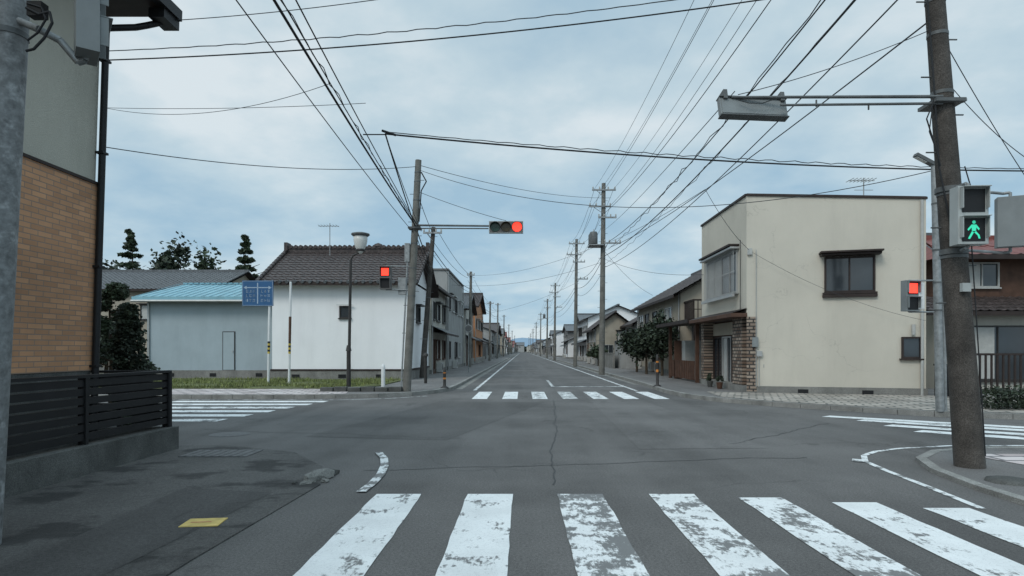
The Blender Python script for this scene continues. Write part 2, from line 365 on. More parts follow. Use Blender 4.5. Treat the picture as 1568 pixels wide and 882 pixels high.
band('edge_line_right_corner',[(4.15,5.6),(4.25,6.5),(4.33,7.4),(4.42,8.0),(4.65,8.45),(5.0,8.78),(5.5,9.05),(6.4,9.3),(9,9.35),(30,9.1)],.075,M_p1,.006,rm)
band('edge_line_right_block',[(4.30,7.95),(4.40,8.13)],.14,M_p0,.010,rm)
band('edge_line',[(-1.72,22.3),(-1.72,60),(-1.72,400)],.12,M_p1,.006,rm)
band('edge_line',[(4.05,22.0),(4.05,60),(4.05,400)],.12,M_p1,.006,rm)
band('stop_line',[(1.25,24.6),(4.0,24.6)],.3,M_p2,.006,rm)
band('centre_line_start',[(1.2,24.6),(1.2,30)],.12,M_p2,.007,rm)
band('edge_line_far_left',[(-60,17.9),(-5.2,18.0),(-4.0,18.5),(-3.0,19.5)],.08,M_p2,.006,rm)
band('gutter_left',[(-2.36,23),(-2.36,60),(-2.36,300)],.26,M_conc,.004,rm); band('gutter_right',[(4.8,26),(4.85,60),(4.85,300)],.24,M_conc,.004,rm)
b=B(); b.quad([(-3.6,10.3,.003),(-1.2,9.9,.003),(.6,17.2,.003),(-2.3,17.6,.003)],asphalt('asphalt_patch',.088,WT)); b.build('asphalt_patch')
b=B(); b.quad([(1.7,9.0,.003),(3.6,9.1,.003),(3.4,24,.003),(2.1,24,.003)],asphalt('asphalt_patch_light',.116,WT)); b.build('asphalt_patch')
b=B(); b.quad([(-3.3,3.0,.0145),(-2.7,3.0,.0145),(-2.5,6.2,.0145),(-3.5,6.4,.0145)],asphalt('asphalt_patch_trench',.068,WT,.2,.5)); b.build('asphalt_patch')
sealh=E('sealed_cracks')
for k,(ax,ay,bx,by) in enumerate([(-1.9,7.4,3.8,8.3),(.35,6.6,.9,17.8),(-5.8,11.3,-1,10.1),(1.15,22,1.25,60),(3.2,9.5,6,12.2)]):
    pts=[]; N=60; o=0
    for i in range(N+1):
        t=i/N; o=o*.9+R.uniform(-.03,.03); dx,dy=bx-ax,by-ay; l=math.hypot(dx,dy); pts.append((ax+dx*t-dy/l*o,ay+dy*t+dx/l*o))
    band('crack_%d'%k,pts,.016,M_tar,.0048,sealh)
p=G(340,696); b=B(); b.box(p.x-.45,p.x+.45,p.y-.28,p.y+.28,.012,.022,M_iron)
for i in range(7): b.box(p.x-.4+.12*i,p.x-.36+.12*i,p.y-.25,p.y+.25,.022,.027,M_iron)
b.build('drain_cover')
p=G(312,803); b=B(); b.M=wframe((p.x,p.y,0),.12); b.box(-.15,.15,-.12,.12,.013,.02,M_plate); b.box(-.1,.06,-.012,.012,.02,.022,M_rust); b.build('yellow_marker_plate',None,.004)
h=E('broken_kerb_stone')
for k,(dx,dy,sx,sy,sz) in enumerate([(0,0,.10,.2,.10),(.05,.22,.06,.12,.05),(-.05,-.2,.06,.1,.035),(-.13,.05,.05,.07,.03),(.1,-.12,.035,.05,.025),(-.18,-.25,.03,.03,.02)]):
    base=G(484,738); bm=bmesh.new(); bmesh.ops.create_icosphere(bm,subdivisions=2,radius=1)
    for v in bm.verts:
        kk=1+.25*math.sin(5*v.co.x+k)+.2*math.sin(7*v.co.y+k)+R.uniform(-.12,.12); v.co=Vector((v.co.x*sx*kk,v.co.y*sy*kk,max(-.02,v.co.z*sz*kk)))
    me=bpy.data.meshes.new('stone_%d'%k); bm.to_mesh(me); bm.free(); me.materials.append(M_conc if k%2==0 else M_concd); o=bpy.data.objects.new('stone_%d'%k,me); o.location=(base.x+dx,base.y+.1+dy,.014); o.rotation_euler=(0,0,-.4); bpy.context.collection.objects.link(o); o.parent=h
b=B(); b.lathe((5.15,6.55,.04),[(.24,.0),(.22,.03),(.1,.05),(.0,.055)],M_concd,9); b.build('broken_kerb_stone')
b=B(); b.lathe((-5.0,10.6,.0),[(.0,.009),(.3,.009),(.33,.004)],M_iron,28); b.build('manhole_cover')

# ---------------------------------------------------------------- left near house and fence
h=E('brick_house'); b=B()
sh=Matrix.Identity(4); sh[0][2]=.032; sh[0][3]=-.11; b.M=sh
X=-6.0; YC=8.75
b.box(-14,X-.01,-6,YC-.01,0,1.15,M_concd)
b.box(-14,X,-6,YC,1.15,3.78,M_brick); b.box(-14,X-.02,-6,YC-.02,3.78,6.5,M_cream2); b.box(X-.03,X+.02,-6,YC+.02,3.76,3.80,M_brownd)
b.build('walls',h); b=B(); b.M=sh
b.cyl((X+.05,YC+.0,.3),(X+.05,YC+.0,6.1),.045,.045,M_black,12)
for z in(1.2,2.6,4.2,5.5): b.box(X-.01,X+.1,YC-.06,YC+.06,z,z+.03,M_black)
b.box(-14.5,X+.6,-6,YC+.6,6.46,6.6,M_brownd); b.box(X+.6,X+.72,-6,YC+.7,6.44,6.6,M_black)
b.path([(X+.6,YC+.62,6.42),(X+.4,YC+.35,6.2),(X+.3,YC+.25,6.12),(X+.06,YC,5.98)],.045,M_black)
b.box(X+.45,X+.68,YC+.3,YC+.7,6.3,6.44,M_black)
b.add([(-14.5,-6,6.6),(X+.7,-6,6.6),(X+.7,YC+.65,6.6),(-14.5,YC+.65,6.6),(-10,-6,8.2),(-10,YC-2,8.2)],[(1,2,5,4),(2,3,5),(3,0,4,5)],M_tileg)
b.build('eaves_and_downpipe',h)
f=E('black_fence'); b=B(); FX=-5.08; FY=8.9
b.box(FX-.1,FX+.1,-4,FY+.1,.0,.34,M_concd); b.box(-9,FX-.1,FY-.1,FY+.1,0,.34,M_concd); b.build('concrete_plinth',f,.01)
b=B()
for k in range(7):
    z=.39+k*.104; b.box(FX-.012,FX+.012,-4,FY,z,z+.080,M_black); b.box(-9,FX-.03,FY-.012,FY+.012,z,z+.080,M_black)
b.box(FX-.035,FX+.035,-4,FY+.03,1.115,1.15,M_black); b.box(-9,FX-.03,FY-.035,FY+.033,1.115,1.149,M_black)
for y in(-2,0,2,4,5.5,7.2,8.88): b.box(FX-.06,FX-.014,y-.03,y+.03,.34,1.113,M_black); b.box(FX+.014,FX+.03,y-.025,y+.025,.34,1.113,M_black)
for x in(-8.5,-7,-5.8): b.box(x-.03,x+.03,FY+.014,FY+.06,.34,1.113,M_black)
b.box(FX-.03,FX+.035,FY-.03,FY+.035,.34,1.12,M_black)
b.build('slats',f)
b=B(); b.quad([(-30,-6,.03),(FX-.1,-6,.03),(FX-.1,8.8,.03),(-30,8.8,.03)],M_conc); b.build('garden_ground')

# ---------------------------------------------------------------- foliage
def crown(b,c,rad,n,size,m,seed,cl=14,flat=.5,shell=False):
    r=random.Random(seed); c=Vector(c); cs=[]
    for _ in range(cl):
        while True:
            d=Vector((r.uniform(-1,1),r.uniform(-1,1),r.uniform(-1,1)))
            if .3<d.length<1: break
        cs.append((c+Vector((d.x*rad[0]*.8,d.y*rad[1]*.8,d.z*rad[2]*.8)),r.uniform(.25,.5)))
    vs=[];fs=[]
    for i in range(n):
        if shell:
            d=Vector((r.gauss(0,1),r.gauss(0,1),r.gauss(0,1))).normalized()*r.uniform(.72,1.06)
            d*=1+.12*math.sin(d.x*7+seed)+.1*math.sin(d.z*9+seed)
            p=c+Vector((d.x*rad[0],d.y*rad[1],d.z*rad[2]))
        else:
            cc,k=r.choice(cs); d=Vector((r.gauss(0,.5),r.gauss(0,.5),r.gauss(0,.5)*flat*2))
            p=cc+Vector((d.x*rad[0]*k,d.y*rad[1]*k,d.z*rad[2]*k))
        s=size*r.uniform(.5,1.3)
        u=Vector((r.uniform(-1,1),r.uniform(-1,1),r.uniform(-.6,.6))).normalized(); w=u.orthogonal(); w.rotate(Matrix.Rotation(r.uniform(0,6.28),3,u))
        o=len(vs); vs+=[p-u*s,p+w*s*.5,p+u*s,p-w*s*.5]; fs.append((o,o+1,o+2,o+3))
    b.add(vs,fs,m)
def tree(name,x,y,h,rad,trunk=.12,n=2600,size=.12,m=None,seed=1,kind='',z0=0):
    t=E(name); b=B(); r=random.Random(seed); m=m or M_leafd
    top=Vector((x+r.uniform(-.2,.2)*trunk*8,y,z0+h*.9)); mid=Vector((x+r.uniform(-.15,.15)*trunk*8,y,z0+h*.45))
    b.cyl((x,y,z0),mid,trunk,trunk*.7,M_bark,9); b.cyl(mid,top,trunk*.7,trunk*.15,M_bark,9)
    if kind!='cone':
        for i in range(9):
            a=r.uniform(0,6.28); s=r.uniform(.35,.85); p=Vector((x,y,z0+h*s)); q=p+Vector((math.cos(a)*rad*.6,math.sin(a)*rad*.6,h*.06)); b.cyl(p,q,trunk*.3,trunk*.08,M_bark,6)
    b.build('trunk',t); b=B()
    if kind=='cone':
        k=12
        for i in range(k):
            s=i/(k-1); rr=rad*(math.sin(math.pi*min(1,.25+.75*(1-s)))*.55+.45*(1-s)+.06); crown(b,(x+r.uniform(-.03,.03),y,z0+h*(.1+.87*s)),(rr,rr,h*.075),n//k,size,m,seed*31+i,9,shell=True)
    elif kind=='topiary':
        K=8
        for i in range(K):
            a=i*2.6+.4; s=i/(K-1); rr=rad*(1-s*.75); q=(x+math.cos(a)*rr*.85,y+math.sin(a)*rr*.85,z0+h*(.36+.56*s))
            crown(b,q,(rad*.46*(1-.3*s),rad*.46*(1-.3*s),h*.062),n//K,size,m,seed*17+i,6,shell=True)
    elif kind=='conifer':
        k=14
        for i in range(k):
            a=r.uniform(0,6.28); s=i/(k-1); rr=rad*(1-s*.9)
            for j in range(4):
                a+=1.6+r.uniform(-.3,.3); l=r.uniform(.5,1.0); crown(b,(x+math.cos(a)*rr*.6*l,y+math.sin(a)*rr*.6*l,z0+h*(.25+.76*s+r.uniform(-.015,.015))),(rr*.5,rr*.5,h*.022),n//(k*4),size,m,seed*17+i*4+j,4,.5)
    else: crown(b,(x,y,z0+h*.68),(rad,rad,h*.36),n,size,m,seed,18)
    b.build('crown',t); return t
tree('topiary_pine_tree',-8.35,12.6,2.85,.62,.06,9000,.035,M_leaf,3,'topiary')
tree('conical_shrub',-6.72,10.6,2.15,.34,.05,11000,.032,M_leafd,4,'cone')
tree('garden_shrub',-8.3,10.4,1.3,.7,.05,5000,.05,M_leafd,5)
tree('conifer_tree',-31.6,50,10.8,2.8,.18,4200,.2,M_leaf,6,'conifer')
tree('background_tree',-27.6,50,9.8,2.2,.2,2600,.22,M_leafd,7)
tree('background_tree',-25.4,51,9.3,2.0,.2,2400,.22,M_leaf,17)
tree('conifer_tree',-22.3,50,10.4,2.5,.18,4000,.2,M_leaf,8,'conifer')
tree('background_tree',-36,52,9.0,3,.2,2200,.28,M_leafd,18)
tree('garden_tree',7.35,32.6,3.4,.9,.08,3600,.1,M_leafd,9)
tree('garden_tree',7.0,35,3.0,.9,.08,3200,.1,M_leafd,10)
tree('garden_tree',7.1,38.5,2.6,1.0,.08,2000,.12,M_leafd,11)
tree('garden_tree',6.6,54,1.9,.9,.06,1500,.13,M_leaf,12)
b=B()
for k in range(14): crown(b,(10.6+k*.45,13.95+R.uniform(-.05,.05),.36),(.34,.42,.27),1000,.035,M_leafd,130+k,60,1,shell=True)
b.build('hedge')
h=E('grass'); b=B(); b.slab([(-24,21.3),(-5.9,21.3),(-5.3,23),(-5.2,28.3),(-24,29.5)],.0,.15,M_grass); b.build('soil',h)
b=B(); vs=[];fs=[]
for i in range(12000):
    x=R.uniform(-20,-5.4); y=21.4+6.3*R.random()**1.3
    if x>-6.0 and y<22.5: continue
    if math.sin(x*1.7)+math.sin(y*2.1+x)<-.5: continue
    hh=R.uniform(.05,.18); a=R.uniform(0,6.28); dx,dy=math.cos(a)*.02,math.sin(a)*.02; o=len(vs)
    vs+=[(x-dx,y-dy,.14),(x+dx,y+dy,.14),(x+R.uniform(-.06,.06),y+R.uniform(-.06,.06),.14+hh)]; fs.append((o,o+1,o+2))
b.add(vs,fs,M_blade); b.build('blades',h)

# ---------------------------------------------------------------- white plaster storehouse
h=E('white_storehouse'); x0,x1,y0,y1=-11.3,-5.15,28,34
b=B(); b.box(x0,x1,y0,y1,.5,4.62,M_white); b.box(x0-.04,x1+.04,y0-.04,y1+.04,0,.52,M_conc); b.box(x0-.06,x1+.06,y0-.06,y1+.06,.52,.60,M_brownd)
for x in(-10.4,-8.3,-6.6): b.box(x,x+.35,y0-.055,y0-.041,.2,.36,M_black)
b.build('walls',h)
b=B(); roof_gable(b,x0,x1,y0,y1,4.72,6.35,'x',M_tile,.5,True,M_white)
for i in range(22): 
    x=x0-.45+i*(x1-x0+.9)/21; b.cyl((x,y0-.62,4.47),(x,y0-.5,4.50),.075,.075,M_tileg,8)
ym=31
b.box(x0-.5,x1+.5,ym-.16,ym+.16,6.5,6.62,M_tile)
for i in range(30): x=x0-.45+i*(x1-x0+.9)/29; b.cyl((x,ym-.19,6.6),(x,ym+.19,6.6),.09,.09,M_tile,8)
for x in(x0-.52,x1+.36): b.box(x,x+.16,ym-.25,ym+.25,6.4,6.8,M_tile)
b.lathe((-7.2,ym,6.62),[(.24,0),(.2,.12),(.0,.2)],M_tile,10)
for xx in (x0-.47,x1+.47):
    for k in range(13): t=k/13; t2=(k+.9)/13; a=Vector((xx,y0-.52,4.5)); c=Vector((xx,ym,6.45)); b.cyl(a.lerp(c,t),a.lerp(c,t2),.10,.085,M_tile,8)
b.build('roof',h)
b=B(); b.M=wframe((x0,y0,0)); window(b,3.05,3.55,2.9,3.45,M_frame,0,False,True); b.box(2.95,3.65,-.16,-.1,3.47,3.52,M_wpaint)
b.box(0.,.0+6.15,-.13,0,4.44,4.55,M_wpaint); b.M=wframe((x1,y0,0),math.pi/2); window(b,2,3,2.8,3.6,M_frame,1,True); b.build('window',h)
b=B(); p=Vector((-9.25,29.8,6.0)); b.cyl(p,p+Vector((0,0,1.55)),.02,.02,M_steel,8); b.box(p.x-.55,p.x+.45,p.y-.01,p.y+.01,7.4,7.42,M_steel)
for k in range(7): b.box(p.x-.5+k*.14,p.x-.485+k*.14,p.y-.25,p.y+.25,7.42,7.435,M_steel)
b.build('roof_antenna',h)
h=E('blue_roof_house'); b=B(); b.box(-17.9,-11.75,29.6,36,.5,3.75,M_bluewall); b.box(-17.94,-11.71,29.56,36.04,0,.5,M_conc)
for x in(-16.9,-14.9,-12.7): b.box(x,x+.3,29.54,29.555,.2,.36,M_black)
b.build('walls',h); b=B()
b.add([(-18.3,29.1,3.95),(-11.5,29.1,3.95),(-11.5,33,4.95),(-18.0,33,4.95),(-18.3,37,3.9),(-11.5,37,3.9)],[(0,1,2,3),(3,2,5,4)],M_tileb)
b.box(-18.3,-11.5,29.04,29.1,3.78,3.97,M_tileb); b.box(-18.2,-11.6,29.1,29.6,3.74,3.78,M_brownd); b.cyl((-18.3,29.0,3.76),(-11.5,29.0,3.76),.06,.06,M_alu,8)
for i in range(18):
    x=-18.2+i*.39; b.cyl((x,29.1,3.98),(x+.0,33,4.98),.014,.014,M_tileb,6)
for i in range(22): b.box(-18.0+i*.3,-17.8+i*.3,32.9,33.1,4.97,5.04,M_tileb)
b.build('roof',h); b=B(); b.M=wframe((-17.9,29.6,0)); b.box(3.6,4.2,-.03,0,.5,2.35,M_frame); b.box(3.64,4.16,-.045,-.03,.52,2.31,M_bluewall); b.box(4.08,4.12,-.08,-.045,1.35,1.45,M_alu); b.cyl((.1,-.06,.1),(.1,-.06,3.7),.035,.035,M_alu,8); b.cyl((6.05,-.06,.1),(6.05,-.06,3.7),.04,.04,M_steel,8)
b.build('door',h)
h=house('grey_roof_house',-31,-20.5,41,50,5.6,7.2,'x',M_tan,M_tileg,'E',True,21)
b=B(); b.box(-40,-19,27.5,27.7,0,1.6,M_concd); b.box(-40,-19,27.45,27.75,1.6,1.68,M_conc); b.build('garden_wall')
for i in range(4): tree('garden_shrub',-27+i*2.4,29.5,2.4+.5*(i%2),1.3,.1,2200,.14,M_leafd,40+i)

# ---------------------------------------------------------------- left row of houses
house('grey_townhouse',-12,-5.15,35,41.5,5.2,6.5,'y',M_beige,M_tileg,'E',True,31,front=False)
house('flat_roof_townhouse',-12,-5.1,42.2,53,6.9,7,'y',M_grey,M_tileg,'E',True,32,flat=True,lower=False)
house('townhouse',-12,-5.0,54,62,5.2,6.6,'x',M_beige,M_tileg,'E',True,33)
house('townhouse',-12,-4.9,64,76,6.1,7.8,'x',M_rust,M_tile,'E',True,34)
y=79; r=random.Random(5); i=0
while y<520:
    L=r.uniform(9,15); ze=r.choice([3.2,5.2,5.6,6.0]); house('townhouse',-13,-5.0-r.uniform(0,1.5)+(max(0,y-260)*.006),y,y+L,ze,ze+r.uniform(1.1,1.9),r.choice('xy'),r.choice([M_beige,M_grey,M_tan,M_white,M_greyd]),r.choice([M_tileg,M_tile,M_tiler,M_tileg]),'E',False,50+i)
    y+=L+r.uniform(1,4); i+=1
y=74; i=0
while y<520:
    L=r.uniform(9,15); ze=r.choice([3.0,3.2,5.2,5.4]); house('townhouse',7.0+r.uniform(0,2)-(max(0,y-260)*.006),15,y,y+L,ze,ze+r.uniform(1.1,1.7),r.choice('xy'),r.choice([M_beige,M_grey,M_tan,M_white,M_greyd]),r.choice([M_tileg,M_tile,M_tileg]),'W',False,80+i)
    y+=L+r.uniform(2,8); i+=1
house('beige_gabled_house',6.9,10.4,58,66,3.7,5.0,'y',M_tan,M_tile,'W',True,91)
house('beige_gabled_house',9.6,14.5,52,57.5,3.9,5.3,'y',M_grey,M_tile,'W',True,92)
house('distant_house',-9,1.5,560,575,6.5,9,'x',M_grey,M_tileg,'E',False,97); house('distant_house',4,16,585,600,5.5,8,'y',M_beige,M_tile,'W',False,98)
b=B(); b.box(6.7,6.85,46,57,0,1.2,M_conc); b.box(6.66,6.89,46,57,1.2,1.27,M_conc); b.build('block_wall')
h=E('garden_shed'); b=B(); b.box(7.2,9.4,45.5,48.5,.0,2.2,M_grey); b.add([(7.0,45.3,2.15),(9.6,45.3,2.4),(9.6,48.7,2.4),(7.0,48.7,2.15)],[(0,1,2,3)],M_tileg); b.box(7.6,9.2,45.46,45.5,.1,1.9,M_alu); b.build('shed_body',h)
h=house('brown_roof_house',8.4,16.5,33,45,4.6,6.9,'y',M_tan,M_tile,'W',True,93,front=False)
b=B(); b.box(8.6,12,31.2,33,2.9,3.05,M_brownd)
for i in range(18): b.box(8.62+i*.2,8.66+i*.2,31.22,31.26,3.05,3.95,M_brownd)
for i in range(9): b.box(8.6,8.64,31.3+i*.2,31.34+i*.2,3.05,3.95,M_brownd)
b.box(8.58,12,31.2,31.28,3.95,4.03,M_brownd); b.box(8.58,8.66,31.28,33,3.95,4.03,M_brownd); b.box(8.58,12,31.21,31.27,3.5,3.54,M_brownd)
for x in(8.65,11.9): b.box(x,x+.12,31.25,31.37,0,2.9,M_brownd)
b.box(9,12,32.96,33.0,0.2,2.7,M_greyd)
b.build('balcony',h)
h=E('timber_carport'); b=B()
for x in(7.1,10.5):
    for y in(25.4,30): b.box(x,x+.14,y,y+.14,.1,2.6,M_brown)
b.add([(6.6,24.8,2.55),(11,24.8,2.85),(11,30.6,2.85),(6.6,30.6,2.55),(6.6,24.8,2.7),(11,24.8,3.0),(11,30.6,3.0),(6.6,30.6,2.7)],[(0,3,2,1),(4,5,6,7),(0,1,5,4),(1,2,6,5),(2,3,7,6),(3,0,4,7)],M_brownd)
b.box(7.15,10.5,29.2,29.25,.1,1.9,M_brown)
for k in range(14): b.box(7.14,7.19,25.9+k*.3,26.05+k*.3,.2,1.0,M_brown)
b.box(7.5,9.2,28.6,29.2,.1,1.9,M_curtain)
b.build('frame',h)

# ---------------------------------------------------------------- cream corner building
h=E('cream_corner_building')
A=Vector((7.08,19.6,0)); Bc=Vector((11.84,18.2,0)); C=Vector((11.84,24.9,0)); D=Vector((7.08,24.5,0)); zt=[6.32,5.88,5.95,6.32]
b=B(); P=[A,Bc,C,D]
lo=[p+Vector((0,0,.3)) for p in P]; hi=[p+Vector((0,0,z)) for p,z in zip(P,zt)]
b.add(lo+hi,[(0,1,5,4),(1,2,6,5),(2,3,7,6),(4,5,6,7)],M_cream)
b.quad([(7.08,24.5,2.5),(7.08,19.6,2.5),(7.08,19.6,6.32),(7.08,24.5,6.32)],M_cream)
b.quad([(7.5,24.5,.1),(7.5,19.9,.1),(7.5,19.9,2.5),(7.5,24.5,2.5)],M_brown); b.quad([(7.08,24.5,2.5),(7.5,24.5,2.5),(7.5,19.6,2.5),(7.08,19.6,2.5)],M_brownd)
b.box(7.07,7.5,24.2,24.55,.1,2.5,M_stone)
b.build('walls',h)
b=B(); b.slab([(7.05,19.57),(11.87,18.16),(11.87,24.95),(7.05,24.55)],0,.32,M_conc)
ang=math.atan2(-1.4,4.76); Lf=math.hypot(1.4,4.76)
b.box(7.06,7.5,19.95,20.85,.1,2.498,M_stone)
b.build('plinth_and_piers',h)
b=B(); b.M=wframe((7.08,19.6,0),ang); b.box(0,.30,-.04,0,.15,2.5,M_stoneY)
b.M=Matrix.Identity(4)
for p,q in((hi[0],hi[1]),(hi[3],hi[0]),(hi[1],hi[2])):
    d=(q-p).normalized(); n=Vector((d.y,-d.x,0)); u=Vector((0,0,1))
    vs=[p-n*.1-d*.0,q-n*.1,q+n*.05,p+n*.05]; vs=vs+[v+u*.07 for v in vs]
    b.add(vs,[(0,3,2,1),(4,5,6,7),(0,1,5,4),(1,2,6,5),(2,3,7,6),(3,0,4,7)],M_brownd)
b.build('parapet_and_pier_trim',h)
b=B(); b.M=wframe((7.08,19.6,0),ang)
window(b,.451*Lf,.73*Lf,3.2,4.28,M_brownd,1,True,True); window(b,.87*Lf,.975*Lf,1.2,1.84,M_brownd,0,False,True)
b.box(.44*Lf,.74*Lf,-.1,-.0,3.05,3.14,M_brownd); b.box(.43*Lf-.05,.74*Lf+.1,-.42,0,4.37,4.42,M_brownd)
b.cyl((.28,-.05,.3),(.28,-.05,4.6),.012,.012,M_curtain,6); b.box(.16,.34,-.12,-.0,1.55,1.85,M_sigmid); b.box(.3,.46,-.1,0,1.25,1.42,M_alu); b.cyl((.36,-.05,.3),(.36,-.05,1.3),.015,.015,M_curtain,6)
b.box(.02,.16,-.08,0,4.45,4.65,M_curtain); b.box(.5,.52,-.012,0,.9,1.0,M_grey)
for t in(.3,.66): b.box(t*Lf,t*Lf+.3,-.045,-.03,.12,.24,M_black)
b.cyl((Lf-.12,-.06,.1),(Lf-.12,-.06,5.85),.04,.04,M_curtain,8)
b.cyl((Lf*.93,-.08,1.9),(Lf*.93,-.08,2.2),.05,.05,M_curtain,8)
b.M=wframe((7.08,24.5,0),-math.pi/2)
window(b,.9,4.15,3.35,4.75,M_alu,3,True,True,True,bars=True); b.box(.8,4.25,-.35,0,4.86,4.92,M_brownd); b.box(.8,4.25,-.25,-.16,3.2,3.3,M_alu)
b.box(-.0,4.95,-.5,.0,2.50,2.62,M_brown); b.quad([(-.05,-.5,2.62),(4.95,-.5,2.62),(4.95,0,2.78),(-.05,0,2.78)],M_brownd)
b.M=wframe((7.49,24.2,0),-math.pi/2)
for k in range(3): window(b,.05+k*1.05,1.05+k*1.05,.2,1.95,M_alu if k==1 else M_brownd,1,False,True,curt=(k!=0))
b.box(.0,3.3,-.05,0,2.0,2.45,M_tan)
b.M=Matrix.Identity(4)
b.cyl((7.02,20.0,2.7),(7.02,20.0,5.0),.012,.012,M_black,6)
b.build('windows_and_fittings',h)
b=B(); p=Vector((11.0,20,5.9)); b.cyl(p,p+Vector((0,0,1.1)),.018,.018,M_steel,8); b.box(p.x-.5,p.x+.35,p.y-.01,p.y+.01,6.9,6.92,M_steel)
for k in range(7): b.box(p.x-.45+k*.12,p.x-.435+k*.12,p.y-.25,p.y+.25,6.92,6.935,M_steel)
b.box(p.x-.3,p.x+.3,p.y-.01,p.y+.01,6.6,6.615,M_steel)
b.build('roof_antenna',h)
for k in range(2):
    h=E('potted_plant'); xx,yy=6.8,21.4+k*1.1; b=B(); b.lathe((xx,yy,.12),[(.08,0),(.11,.2),(.12,.22),(.1,.21),(0,.19)],[M_brown,M_concd][k],14); b.build('pot',h); b=B(); crown(b,(xx,yy,.45),(.13,.13,.15),400,.03,M_leafd,300+k,8); b.build('leaves',h)

# ---------------------------------------------------------------- red-roof house on right
h=E('red_roof_house'); b=B()
b.box(14.3,26,21.5,29,.0,3.0,M_beige); b.box(15.2,26,22.3,29,3.0,4.9,M_brown); b.build('walls',h)
b=B(); 
b.tiled((13.6,20.9,2.75),(26,20.9,2.75),(26,22.3,3.35),(13.6,22.3,3.35),M_tile,.3,.3,.03,3); b.box(13.6,26,20.84,20.9,2.62,2.76,M_brownd)
b.tiled((14.6,21.6,4.75),(26,21.6,4.75),(26,25,5.9),(16,25,5.9),M_tiler,.45,3,.03,4); b.box(14.6,26,21.54,21.6,4.62,4.78,M_brownd)
b.box(16,26,24.85,25.15,5.85,6.05,M_tiler); b.quad([(14.6,21.6,4.7),(16,25,5.85),(14.6,28.5,4.7)],M_tiler)
b.build('roof',h)
b=B(); b.M=wframe((14.3,21.5,0)); window(b,.25,.75,1.3,2.1,M_alu,0); window(b,1.1,3.2,.4,2.3,M_frame,1,curt=True); window(b,4,5.5,.9,2.2,M_frame,1)
b.M=wframe((15.2,22.3,0)); window(b,.7,1.9,3.7,4.6,M_curtain,1,curt=True); window(b,3,4.5,3.6,4.6,M_curtain,1); b.build('windows',h)
h=house('grey_ridge_house',12.8,24,31,40,5.8,8.0,'x',M_brown,M_tileg,'W',True,95)
h=E('slatted_gate'); b=B()
for i in range(40): b.box(12.2+i*.16,12.25+i*.16,17.0,17.03,.2,1.35,M_brownd)
b.box(12.1,19,16.99,17.04,1.3,1.36,M_brownd); b.box(12.1,19,16.99,17.04,.25,.31,M_brownd); b.build('slats',h); b=B()
for x in(12.0,14.4): b.box(x,x+.18,16.95,17.1,.1,1.6,M_wpaint)
b.build('posts',h)
b=B(); b.box(11.95,12.25,17.7,18.0,.12,1.0,M_black); b.box(11.93,12.27,17.68,18.02,1.0,1.05,M_black); b.build('refuse_bin')

# ---------------------------------------------------------------- poles
def lean(base,top):
    base=Vector(base); top=Vector(top); d=(top-base); return lambda z: base+d*((z-base.z)/d.z)
def upole(name,base,top,r0,r1,m,arms=(),trafo=False,steps=True,bands=()):
    h=E(name); at=lean(base,top); b=B(); b.cyl(base,top,r0,r1,m,18); H=top[2]
    if steps:
        z=2.0;k=0
        while z<H-.4:
            c=at(z); rr=r0+(r1-r0)*z/H; s=1 if k%2 else -1; b.cyl(c+Vector((s*rr*.8,0,0)),c+Vector((s*(rr+.12),0,0)),.009,.009,M_steeld,6); z+=.45;k+=1
    for z in bands:
        c=at(z); rr=r0+(r1-r0)*z/H+.006; b.cyl(c-Vector((0,0,.02)),c+Vector((0,0,.02)),rr,rr,M_steeld,18)
    b.build('pole',h); b=B()
    for z,w,off in arms:
        c=at(z); b.box(c.x-w/2+off,c.x+w/2+off,c.y-.2,c.y-.12,z-.04,z+.04,M_steel)
        for t in(-.46,-.18,.18,.46):
            x=c.x+off+t*w; b.lathe((x,c.y-.16,z+.04),[(.02,0),(.045,.03),(.03,.07),(.045,.1),(.03,.14),(.0,.16)],M_curtain,8)
        b.cyl((c.x+off-w*.3,c.y-.16,z-.03),(c.x,c.y-.12,z-.4),.015,.015,M_steel,6)
    if trafo:
        c=at(H-3.4)
        for s in(-1,1):
            q=c+Vector((-.55,s*.3,0)); b.lathe(q,[(.0,0),(.2,0),(.22,.05),(.22,.6),(.18,.68),(.0,.7)],M_steeld,14)
            b.cyl(q+Vector((0,0,.68)),q+Vector((0,0,.82)),.03,.02,M_curtain,6)
        b.box(c.x-.8,c.x,c.y-.5,c.y+.5,c.z-.06,c.z-.01,M_steel)
    if arms or trafo: b.build('crossarms_and_fittings',h)
    return h,at
PB0=Vector((5.35,7.42,.04)); PBt=Vector((4.56,7.42,10.6))
hB,atB=upole('utility_pole',PB0,PBt,.160,.055,M_poled,arms=((9.9,1.5,-.1),(9.2,1.5,-.1),(7.6,.9,0)),bands=(2.55,2.62,3.3,4.5,5.2,5.6),steps=True)
b=B(); c=atB(4.4)
b.cyl(c+Vector((-.08,-.12,.02)),W(1120,149,7.45),.020,.016,M_steeld,10); b.cyl(c+Vector((-.08,-.12,-.06)),W(1195,161,7.4),.016,.014,M_steeld,10)
b.box(c.x-.19,c.x+.16,c.y-.18,c.y+.17,4.35,4.39,M_steeld); b.box(c.x+.12,c.x+.26,c.y-.05,c.y+.02,4.4,4.43,M_steel)
for px in(1250,1330): 
    q=W(px,153+(px-1250)*.06,7.4); b.cyl(q,q-Vector((0,0,.08)),.01,.01,M_steeld,6)
b.build('signal_mast_arm',hB)
b=B(); q=W(1152,166,7.5)
b.M=Matrix.Translation(q)@Matrix.Rotation(math.radians(6),4,'Z')@Matrix.Rotation(math.radians(-14),4,'X')
b.box(-.42,.42,-.035,.035,-.12,.11,M_sigmid); b.box(-.40,.40,-.041,-.036,-.10,.09,M_sigmid)
